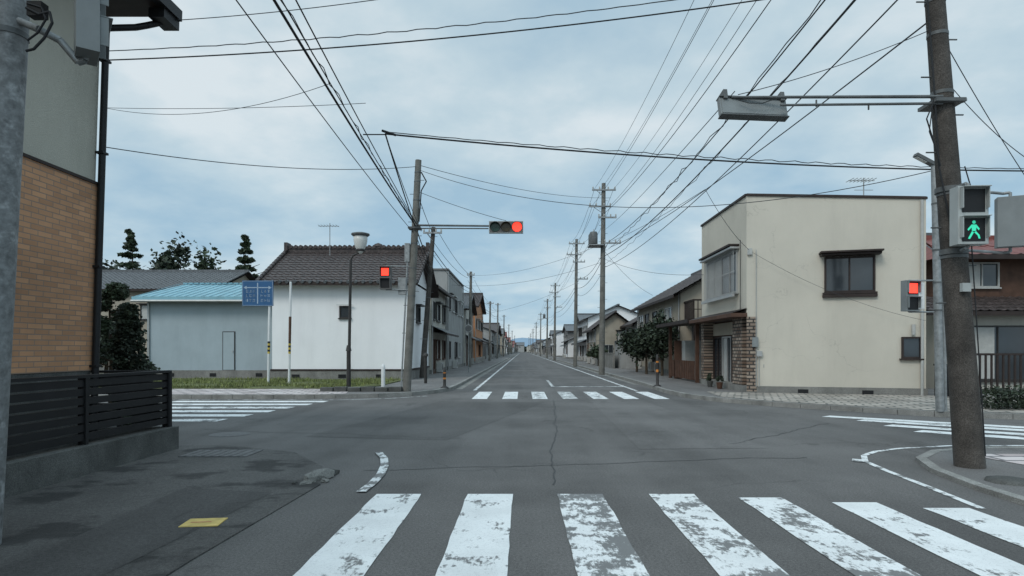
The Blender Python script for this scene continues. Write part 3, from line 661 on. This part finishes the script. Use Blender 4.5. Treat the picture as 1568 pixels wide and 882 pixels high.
b.box(-.425,.425,-.06,.05,-.135,-.121,M_steeld); b.box(-.425,.425,-.06,.05,.111,.125,M_steeld)
for x in(-.35,.37): b.box(x-.025,x+.025,-.07,.07,.08,.2,M_steeld)
b.M=Matrix.Identity(4)
b.build('traffic_signal_head',hB,.006)
b=B(); b.path([q+Vector((-.2,-.10,.06)),q+Vector((-.08,-.11,.02)),q+Vector((.08,-.11,.02)),q+Vector((.22,-.10,.07))],.005,M_cable,6); b.build('signal_cable',hB)
def pedhead(b,M,lit,shell=None):
    shell=shell or M_sigbox
    b.M=M; w,hh,d=.165,.33,.10
    b.box(-w,w,-d*.4,d*1.2,-hh,hh,shell)
    for z0,which in((.02,'r'),(-.31,'g')):
        b.box(-w+.04,w-.04,-d*.4-.006,-d*.4-.001,z0+.01,z0+.27,M_black)
        b.box(-w+.02,w-.02,-d*.4-.09,-d*.4-.001,z0+.282,z0+.292,shell)
        b.box(-w+.02,-w+.03,-d*.4-.06,-d*.4-.001,z0+.05,z0+.28,shell); b.box(w-.03,w-.02,-d*.4-.06,-d*.4-.001,z0+.05,z0+.28,shell)
        y=-d*.4-.010
        if which=='r' and lit=='r':
            b.add([(x,y,z0+.14+z) for x,z in [(-.105,-.105),(.105,-.105),(.105,.105),(-.105,.105)]],[(0,1,2,3)],M_red)
        if which=='g' and lit=='g':
            cz=z0+.14
            def q(p): b.add([(x,y,cz+z) for x,z in p],[tuple(range(len(p)))],M_green)
            q([(.02*math.cos(t*.785)+.0,.02*math.sin(t*.785)+.085) for t in range(8)])
            q([(-.028,.058),(-.022,-.015),(.022,-.015),(.028,.058)])
            q([(-.028,.055),(-.07,.005),(-.06,-.012),(-.02,.03)]); q([(.028,.055),(.062,.01),(.052,-.008),(.02,.03)])
            q([(-.022,-.017),(-.065,-.10),(-.043,-.105),(.0,-.03)]); q([(.022,-.017),(.06,-.06),(.07,-.10),(.05,-.102),(.04,-.066),(.002,-.03)])
    b.M=Matrix.Identity(4)
b=B(); q=W(1487,330,7.05); pedhead(b,Matrix.Translation(q)@Matrix.Rotation(math.radians(-4),4,'Z'),'g'); b.build('pedestrian_signal_head',hB,.022)
b=B()
for z in(q.z-.36,q.z+.38):
    cc=atB(z); b.path([Vector((cc.x,cc.y-.1,z)),Vector((q.x-.02,q.y+.05,z))],.018,M_steel,10); b.cyl((cc.x,cc.y,z-.03),(cc.x,cc.y,z+.03),.15,.15,M_steeld,16); b.cyl((q.x,q.y+.05,z),(q.x,q.y+.05,q.z),.018,.018,M_steel,8)
q=W(1547,341,7.6)
for z in(q.z-.36,q.z+.37):
    cc=atB(z); b.path([Vector((cc.x,cc.y,z)),Vector((q.x-.05,q.y+.05,z)),Vector((q.x,q.y,z)),q],.018,M_steel,10)
b.build('signal_brackets',hB)
b=B(); pedhead(b,Matrix.Translation(q)@Matrix.Rotation(math.radians(155),4,'Z')@Matrix.Scale(.92,4),'n',M_sigmid); b.build('pedestrian_signal_head',hB,.025)
b=B(); 
b.path([atB(6.5)+Vector((-.16,-.1,0)),atB(4.5)+Vector((-.17,-.12,0)),atB(3.6)+Vector((-.17,-.1,0)),atB(2.7)+Vector((-.1,-.17,0))],.010,M_cable,8)
b.path([atB(4.4)+Vector((-.2,-.14,-.05)),atB(4.15)+Vector((-.3,-.14,0)),atB(3.9)+Vector((-.24,-.14,0)),atB(3.6)+Vector((-.17,-.13,0))],.008,M_cable,8)
b.path([atB(4.4)+Vector((-.2,-.14,-.0)),atB(4.2)+Vector((-.24,-.14,0)),atB(4.0)+Vector((-.28,-.14,0)),atB(3.7)+Vector((-.18,-.13,0))],.006,M_cable,8)
b.path([atB(3.6)+Vector((.12,-.12,0)),atB(3.3)+Vector((.17,-.14,0)),atB(3.0)+Vector((.12,-.14,0)),atB(.2)+Vector((.08,-.16,0))],.007,M_cable,8)
b.box(*(lambda c:(c.x-.06,c.x+.04,c.y-.19,c.y-.14,c.z-.05,c.z+.05))(atB(2.17)),M_sigbox)
b.build('cables',hB)
base=Vector((9.02,13.4,.12)); top=W(1431,252,13.4); hC,atC=upole('pedestrian_signal_pole',base,top,.085,.07,M_steel,steps=False,bands=(2.3,2.9,3.6,4.6))
b=B(); q=W(1396,453,13.3); pedhead(b,Matrix.Translation(q)@Matrix.Rotation(math.radians(10),4,'Z'),'r',M_sigmid); b.M=Matrix.Translation(q+Vector((.23,.12,0)))@Matrix.Rotation(math.radians(80),4,'Z'); b.box(-.15,.15,-.05,.1,-.28,.28,M_wpaint); b.M=Matrix.Identity(4)
for z in(q.z-.34,q.z+.34): b.path([Vector((q.x,q.y+.1,z)),atC(z)],.018,M_steel,8); b.cyl((q.x,q.y+.1,z),(q.x,q.y+.1,q.z),.018,.018,M_steel,8)
b.build('pedestrian_signal_head',hC,.006)
b=B(); t=top; b.M=Matrix.Translation(t+Vector((-.17,0,.08)))@Matrix.Rotation(math.radians(28),4,'Y'); b.box(-.28,.2,-.07,.07,-.035,.035,M_steeld); b.box(-.25,.0,-.05,.05,-.05,-.036,M_bulb); b.M=Matrix.Identity(4)
b.box(9.0,9.2,13.25,13.33,3.8,4.3,M_sigmid); b.cyl((9.2,13.5,.1),(9.12,13.5,5.0),.04,.04,M_steel,8)
b.build('led_street_luminaire',hC)
base=Vector((-3.75,20.1,.12)); top=Vector((-3.37,20.1,7.6)); hS,atS=upole('signal_pole',base,top,.135,.10,M_pole,bands=(3.2,4.1,4.9,5.4,5.6,6.3,6.9,7.2))
b=B()
c=atS(5.45); b.cyl(c+Vector((0,-.12,.02)),W(752,346,20),.035,.03,M_steeld,10); b.cyl(c+Vector((0,-.12,-.08)),W(748,350,20),.02,.02,M_steeld,8)
b.box(c.x-.2,c.x+.2,c.y-.2,c.y+.18,5.36,5.42,M_steeld)
b.build('mast_arm',hS)
b=B(); q=W(775,348,19.95); b.M=Matrix.Translation(q)
b.box(-.55,.55,-.06,.1,-.19,.19,M_sigbox); b.box(-.53,.53,-.068,-.061,-.17,.17,M_greyd)
b.M=Matrix.Identity(4); b.build('traffic_signal_housing',hS,.03)
b=B(); b.M=Matrix.Translation(q)
for x,m in((-.35,M_lensg),(0,M_lensy),(.35,M_red)):
    b.cyl((x,-.069,0),(x,-.085,0),.155,.15,m,26)
    n=14; vs=[];fs=[]
    for i in range(n+1):
        t=math.radians(-10+200*i/n); vs+=[(x+.168*math.cos(t),-.07,.168*math.sin(t)),(x+.168*math.cos(t),-.27,.168*math.sin(t)-.03)]
    for i in range(n): fs.append((2*i,2*i+1,2*i+3,2*i+2))
    b.add(vs,fs,M_greyd,True)
b.M=Matrix.Identity(4); b.build('traffic_signal_lenses',hS)
b=B(); q=W(590,425,19.9); pedhead(b,Matrix.Translation(q)@Matrix.Scale(1.12,4),'r',M_greyd)
for z in(q.z-.38,q.z+.38): b.path([Vector((q.x,q.y+.1,z)),atS(z)],.02,M_steel,8); b.cyl((q.x,q.y+.1,z),(q.x,q.y+.1,q.z),.018,.018,M_steel,8)
c=atS(3.5); b.box(c.x-.45,c.x-.2,c.y-.02,c.y+.15,3.25,3.8,M_steel); c=atS(4.6); b.box(c.x-.28,c.x-.12,c.y-.1,c.y+.1,4.3,4.9,M_steel)
b.path([atS(7.2)+Vector((.12,-.05,0)),atS(6.9)+Vector((.3,-.05,0)),atS(6.6)+Vector((.15,-.05,0)),atS(5.6)+Vector((.13,-.05,0))],.02,M_cable)
b.build('pedestrian_signal_head',hS,.006)
base=Vector((-3.93,4.5,.0)); top=Vector((-3.6,4.5,6.0)); hN,atN=upole('pedestrian_signal_pole',base,top,.118,.112,M_mott,steps=False,bands=(3.72,))
b=B(); q=W(142,28,4.5)
b.path([atN(3.85),W(60,45,4.4),W(92,62,4.45),W(120,95,4.5),W(130,92,4.5),W(134,70,4.5)],.026,M_steel,10)
b.path([atN(4.3),W(138,-60,4.5),W(138,-20,4.5)],.026,M_steel,10); b.build('bracket_arms',hN)
b=B(); M=Matrix.Translation(q)@Matrix.Rotation(math.radians(128),4,'Z')@Matrix.Scale(.88,4); pedhead(b,M,'n',M_sigmid)
b.build('pedestrian_signal_head',hN,.03)
b=B()
b.path([W(40,12,4.3),W(60,22,4.3),W(76,18,4.3),W(80,35,4.3),W(68,58,4.3),W(52,75,4.3),W(40,78,4.3)],.009,M_cable)
b.path([W(42,5,4.3),W(64,12,4.3),W(70,30,4.3),W(58,50,4.3),W(42,62,4.3)],.007,M_cable); b.box(*(lambda p:(p.x-.04,p.x+.06,p.y-.05,p.y+.02,p.z-.05,p.z+.05))(W(58,18,4.35)),M_black)
b.build('cables',hN)
h=E('street_lamp'); b=B(); q0=Vector((-6.05,21.6,.12)); q1=W(537,398,21.6); b.cyl(q0,q1,.055,.045,M_frame,12); b.cyl(q0,q0+Vector((0,0,1.3)),.075,.07,M_frame,12); b.cyl(q0+Vector((0,0,1.3)),q0+Vector((0,0,1.5)),.1,.06,M_frame,12)
q2=W(552,386,21.6); b.path([q1,W(541,391,21.6),q2],.03,M_frame); b.build('post',h)
b=B(); b.lathe(q2,[(.0,-.05),(.05,-.05),(.10,.02),(.14,.08),(.2,.22),(.235,.4),(.24,.55),(.0,.56)],M_bulb,22); b.lathe(q2,[(.13,.02),(.17,.08),(.15,.1)],M_frame,22); b.lathe(q2,[(.26,.55),(.32,.6),(.31,.64),(.15,.68),(.0,.69)],M_steeld,22)
b.build('lantern',h)
h=E('direction_sign'); b=B()
for px in(373,408):
    p=G(px-1,594,.12); top_=Vector((p.x+.07,24,4.1)); p=Vector((p.x,24,.12)); b.cyl(p,top_,.045,.045,M_wpaint,12)
    b.cyl(p.lerp(top_,.42),p.lerp(top_,.66),.05,.05,M_brown if px==408 else M_wpaint,12,False)
    for k in range(6): b.cyl(p.lerp(top_,.3+k*.02),p.lerp(top_,.32+k*.02),.048,.048,[M_yel,M_black][k%2],12,False)
b.build('posts',h); b=B()
c=W(394.5,449,23.93); b.M=Matrix.Translation(c); b.box(-.6,.6,0,.03,-.49,.49,M_blue); 
y=-.004
def st(x0,x1,z0,z1): b.box(x0,x1,y,-.001,z0,z1,M_signw)
st(-.58,.58,.462,.474); st(-.58,.58,-.474,-.462); st(-.58,-.568,-.462,.462); st(.568,.58,-.462,.462)
st(-.02,.02,-.4,.4); st(-.42,-.03,.2,.235); st(.03,.42,.2,.235)
for s in(-1,1): b.quad([(s*.54,y,.217),(s*.42,y,.217+s*.07),(s*.42,y,.217-s*.07)],M_signw)
rr=random.Random(3)
for cx in(-.45,-.32,-.19,.12,.25,.38):
    for cz in(.02,-.15,-.33):
        for k in range(4):
            if rr.random()<.5: st(cx+rr.uniform(-.01,.01),cx+.09,cz+k*.03,cz+k*.03+.01)
            else: u=cx+rr.uniform(0,.08); st(u,u+.01,cz,cz+.11)
b.build('panel',h)
def bollard(x,y,hh=.85,name='delineator_bollard'):
    b=B(); b.lathe((x,y,.1),[(.15,0),(.15,.03),(.07,.08),(.055,.1),(.05,hh*.45)],M_frame,14)
    b.lathe((x,y,.1),[(.051,hh*.45),(.051,hh*.53)],M_orange,14); b.lathe((x,y,.1),[(.051,hh*.53),(.051,hh*.74)],M_frame,14); b.lathe((x,y,.1),[(.051,hh*.74),(.051,hh*.79)],M_orange,14); b.lathe((x,y,.1),[(.051,hh*.79),(.045,hh*.98),(0,hh)],M_frame,14); b.build(name)
bollard(4.98,22.9,1.2); bollard(-2.75,21.9,.72)
b=B(); b.lathe((-4.85,21.6,.1),[(.07,0),(.07,.75),(.05,.85),(0,.86)],M_wpaint,14); b.build('bollard')
h=E('stone_planter_edging'); b=B()
for i in range(6):
    x=-6.5+i*.44; b.box(x,x+.41,19.9,20.12,.1,.25+.02*(i%2),M_concd)
b.box(-6.3,-4.0,20.12,21.2,.1,.2,M_concd); b.build('stones',h,.02)
h=E('road_sign'); b=B(); b.cyl((-3.3,38,.1),(-3.3,38,3.1),.03,.03,M_steel,10); b.cyl((-3.3,37.96,2.8),(-3.3,37.93,2.8),.24,.24,M_steel,24); b.cyl((-3.3,37.925,2.8),(-3.3,37.92,2.8),.19,.19,M_steeld,24); b.build('sign_and_post',h)
polesR=[34,51,84,110,150,200,260,330,420]; polesL=[30,50,80,105,140,190,250,330]
atR={}; atL={}
for i,y in enumerate(polesR):
    X=4.42
    hR,a=upole('utility_pole',Vector((X-.08,y,.1)),Vector((X+.03,y,10.6)),.17,.11,M_pole,arms=((10.2,1.3,0),(9.3,1.2,-.2),(8.7,1.0,.2),(7.3,.9,.5)) if i<3 else ((10.2,1.3,0),(9.0,1.2,0)),trafo=(i in(0,3)),steps=i<2,bands=(2,5.5,6.5) if i<3 else ())
    atR[y]=a
for i,y in enumerate(polesL):
    base=Vector((-4.85,y,.1)) if i==0 else Vector((-4.25,y,.1)); top=Vector((-4.3,y,7.4)) if i==0 else Vector((-4.15,y,7.8 if i<3 else 9.5))
    _,a=upole('utility_pole',base,top,.14,.1,M_poled if i==0 else M_pole,arms=((top.z-.3,.9,0),) if i!=1 else ((top.z-.3,.6,0),),steps=i<2,bands=(2,4,5.5))
    atL[y]=a
b=B(); b.cyl((-4.3,22,.12),(-4.05,22,5.2),.03,.03,M_steel,8); b.build('steel_post')
b=B(); b.cyl((-3.9,25,.12),(-3.9,25,1.2),.06,.06,M_frame,10); b.lathe((-3.9,25,1.2),[(.1,0),(.1,.1),(.0,.16)],M_frame,10); b.build('fire_hydrant_post')

# ---------------------------------------------------------------- cables
splines={}
def wire(p,q,sag=.3,r=.011,wob=0,n=26):
    p=Vector(p);q=Vector(q); pts=[]
    ph=R.uniform(0,6)
    for i in range(n+1):
        t=i/n; v=p.lerp(q,t); v.z-=4*sag*t*(1-t)
        if wob: v.z+=wob*math.sin(ph+t*n*1.9)*math.sin(math.pi*t); v.x+=wob*.7*math.sin(ph*2+t*n*1.3)*math.sin(math.pi*t)
        pts.append(v)
    splines.setdefault(r,[]).append(pts)
cS=atS(5.5)
for (dx,dz,r,near) in ((0,0,.022,(-3.1,6.1)),(.03,.05,.011,(-3.05,6.2)),(.1,-.05,.011,(-2.7,6.0)),(-.05,-.25,.009,(-3.45,5.8))):
    wire(cS+Vector((dx,0,dz)),(near[0],4,near[1]+.1),.12,r)
wire(cS+Vector((0,0,.02)),(-3.0,3.8,6.22),.06,.008,.03,70)
j=W(590,205,12.3)
wire(j,W(1620,262,14.6),.18,.017,0,40); wire(j+Vector((0,0,.04)),W(1620,259,14.6),.16,.009,.02,90)
wire(j,cS+Vector((0,.0,-.05)),.05,.016); wire(j,cS+Vector((.2,0,-.2)),.1,.009)
wire(W(585,200,12.1),W(606,207,12.3),.0,.024,0,4); wire(W(556,206,12),W(590,206,12.2),.0,.012,0,4)
wire(W(165,78,10.7),W(1060,-4,9.8),.12,.008,.012,60); wire(W(165,92,10.7),W(1190,-4,9.8),.16,.011,0,40)
wire(W(235,33,9.4),W(640,-10,9),.05,.006)
wire(W(160,225,13),atS(7.4),.25,.010); wire(W(160,165,13),W(560,158,11),.05,.005); wire(W(160,165,13),W(505,128,10.5),.3,.005)
wire(atS(7.45),W(935,303,34),.3,.009); wire(atS(7.3),W(1425,262,13.4),1.0,.009,0,40)
wire(atS(6.6),W(775,338,20),.05,.008); wire(atS(6.6),atL[30](7.1),.1,.012); wire(atS(5.5),atL[30](5.6),.1,.020); wire(atS(5.3),atL[30](5.3),.1,.014); wire(atS(4.9),atL[30](5.0),.1,.012)
for a,c in zip(polesL,polesL[1:]):
    for z,dx,r in((7.3,-.25,.012),(7.3,.3,.012),(6.4,0,.02),(6.1,.05,.012)):
        k=1.0 if c<100 else 1.15
        wire(atL[a](min(z,7.1))+Vector((dx,0,0)),atL[c](z*k)+Vector((dx,0,0)),.35,r)
conf=[(9.95,-.65,10.3,-.5,.007),(9.95,-.2,10.3,-.15,.007),(9.95,.5,10.3,.55,.007),(9.3,-.5,9.4,-.6,.008),(9.3,.4,9.4,.40,.0081),(7.7,-.3,8.75,-.2,.0101),(7.0,0,7.4,.3,.013),(6.4,-.05,6.6,.05,.015),(5.9,.05,6.0,.1,.0102)]
for zn,dn,zf,df,r in conf:
    pn=Vector((4.7+dn,7.42,zn)); pf=atR[34](zf)+Vector((df,0,0)); wire(pn,pf,.5,r); wire(pn,pn+Vector((.2,-30,.1)),.4,r,0,16)
wire(Vector((4.65,7.42,7.0)),atR[34](7.0)+Vector((.3,0,0)),.35,.0103,.06,60); wire(Vector((4.8,7.42,6.6)),atR[34](6.1),.4,.0071,.04,60)
for a,c in zip(polesR,polesR[1:]):
    for zn,dn,zf,df,r in conf:
        wire(atR[a](zf)+Vector((df,0,0)),atR[c](zf)+Vector((df,0,0)),.55,max(r,.009),0,14)
pA=atR[34](7.3); wire(pA,Vector((-4.2,50,7.5)),.5,.008); wire(atR[34](7.0),Vector((8.4,40,5.0)),.3,.008); wire(atR[34](6.5),Vector((7.1,24.2,4.4)),.3,.008); wire(atR[51](7.0),Vector((-5,62,5)),.5,.008); wire(atR[34](6.3),(-5.1,45,6.2),.5,.008)
wire(Vector((7.12,19.5,4.6)),W(1080,290,17),.15,.0072); wire(W(1080,290,17),atR[34](7.4)+Vector((.4,0,0)),.1,.0072)
wire(W(1130,145,7.5),atB(5.3),.06,.005); wire(W(1125,140,7.5),atR[34](8.0),.15,.006); wire(Vector((7.2,19.4,4.5)),Vector((11.7,18.0,2.3)),.25,.005)
wire(atR[34](7.1)+Vector((.4,0,0)),Vector((4.9,7.42,5.4)),.3,.010); wire(Vector((4.95,7.42,5.3)),W(1580,285,9),.05,.006); wire(atB(3.75)+Vector((0,.15,0)),(9.05,13.4,5.1),.05,.01)
wire(W(1450,125,7.4),W(1600,260,8),.1,.005)
hC2=E('overhead_cables')
for i,(r,ss) in enumerate(splines.items()):
    cu=bpy.data.curves.new('cable_set',type='CURVE'); cu.dimensions='3D'; cu.bevel_depth=r; cu.bevel_resolution=1
    for pts in ss:
        sp=cu.splines.new('POLY'); sp.points.add(len(pts)-1)
        for k,p in enumerate(pts): sp.points[k].co=(*p,1)
    cu.materials.append(M_cable2 if r<.0105 else M_cable); o=bpy.data.objects.new('cable_set_%d'%i,cu); bpy.context.collection.objects.link(o); o.parent=hC2
b=B(); vs=[];n=120
for i in range(n+1):
    x=-2600+5200*i/n; z=25+22*math.sin(i*.21)+14*math.sin(i*.53+1)+8*math.sin(i*1.1)+32*math.exp(-((x-20)/160)**2); vs+=[(x,3000,-5),(x,3300,max(8,z))]
b.add(vs,[(2*i,2*i+2,2*i+3,2*i+1) for i in range(n)],M_hill,True); b.build('hills')
b=B()
for k in range(18): crown(b,(-24+k*3,620+R.uniform(-8,8),3.2),(4,3,3.4+R.uniform(-1,2)),220,1.0,M_leafd,200+k)
b.build('distant_trees')

# ---------------------------------------------------------------- world
w=bpy.data.worlds.new('World'); bpy.context.scene.world=w; w.use_nodes=True; nt=w.node_tree; L=nt.links
for n in list(nt.nodes): nt.nodes.remove(n)
out=nn(nt,'ShaderNodeOutputWorld'); bg1=nn(nt,'ShaderNodeBackground'); bg2=nn(nt,'ShaderNodeBackground'); ms=nn(nt,'ShaderNodeMixShader')
EL,AZ=math.radians(42),math.radians(215)
sky=nn(nt,'ShaderNodeTexSky',sky_type='NISHITA'); sky.sun_disc=False; sky.sun_elevation=EL; sky.sun_rotation=AZ; sky.air_density=1.2
L.new(sky.outputs[0],bg1.inputs['Color']); bg1.inputs['Strength'].default_value=.09
tc=nn(nt,'ShaderNodeTexCoord'); sp=nn(nt,'ShaderNodeSeparateXYZ'); L.new(tc.outputs['Generated'],sp.inputs[0])
def mth(op,a,b=None,c=None,clamp=False):
    n=nn(nt,'ShaderNodeMath',operation=op,use_clamp=clamp)
    for i,v in enumerate((a,b,c)):
        if v is None: continue
        if isinstance(v,(int,float)): n.inputs[i].default_value=v
        else: L.new(v,n.inputs[i])
    return n.outputs[0]
z=mth('MAXIMUM',sp.outputs['Z'],0.0); zz=mth('ADD',z,.22)
cv=nn(nt,'ShaderNodeCombineXYZ'); L.new(mth('DIVIDE',sp.outputs['X'],zz),cv.inputs[0]); L.new(mth('DIVIDE',sp.outputs['Y'],zz),cv.inputs[1])
cv.inputs[2].default_value=3.7
n1=noise(nt,cv.outputs[0],1.1,7,.5); n2=noise(nt,cv.outputs[0],3.4,6,.55)
nm=mth('MULTIPLY_ADD',n2,.35,mth('MULTIPLY',n1,.80))
cl=ramp(nt,nm,[(.46,(.36,.52,.64)),(.54,(.44,.585,.68)),(.62,(.53,.66,.73)),(.72,(.70,.78,.82))])
hz=ramp(nt,z,[(0,1),(.10,.8),(.34,0)])
hzm=mth('MULTIPLY',hz,.7)
cl2=mix(nt,hzm,cl,ramp(nt,nm,[(.46,(.29,.49,.67)),(.56,(.40,.58,.72)),(.68,(.60,.72,.79))]))
zb=ramp(nt,z,[(.5,0),(.9,1)]); back=mth('MAXIMUM',mth('MULTIPLY',sp.outputs['Y'],-1.0),0.0)
k=mth('ADD',mth('MULTIPLY_ADD',zb,1.1,1.05),mth('MULTIPLY',back,.6))
L.new(cl2,bg2.inputs['Color']); L.new(k,bg2.inputs['Strength'])
ms.inputs[0].default_value=.92; L.new(bg1.outputs[0],ms.inputs[1]); L.new(bg2.outputs[0],ms.inputs[2]); L.new(ms.outputs[0],out.inputs[0])
sd=bpy.data.lights.new('sun','SUN'); sd.energy=1.3; sd.angle=math.radians(20); sd.color=(1,.95,.88); so=bpy.data.objects.new('sun',sd); bpy.context.collection.objects.link(so)
dirv=Vector((math.sin(AZ)*math.cos(EL),math.cos(AZ)*math.cos(EL),math.sin(EL))); so.rotation_euler=dirv.to_track_quat('Z','Y').to_euler()

# ---------------------------------------------------------------- camera
cd=bpy.data.cameras.new('camera'); cam=bpy.data.objects.new('camera',cd); bpy.context.collection.objects.link(cam)
cam.location=(0,0,CH); cam.rotation_euler=(math.radians(90),0,0); cd.sensor_width=36; cd.lens=36*F/1568
cd.shift_x=-16/1568; cd.shift_y=96/1568; cd.clip_end=8000; cd.clip_start=.05
sc=bpy.context.scene; sc.camera=cam; sc.view_settings.view_transform='Standard'; sc.view_settings.look='None'; sc.view_settings.exposure=0
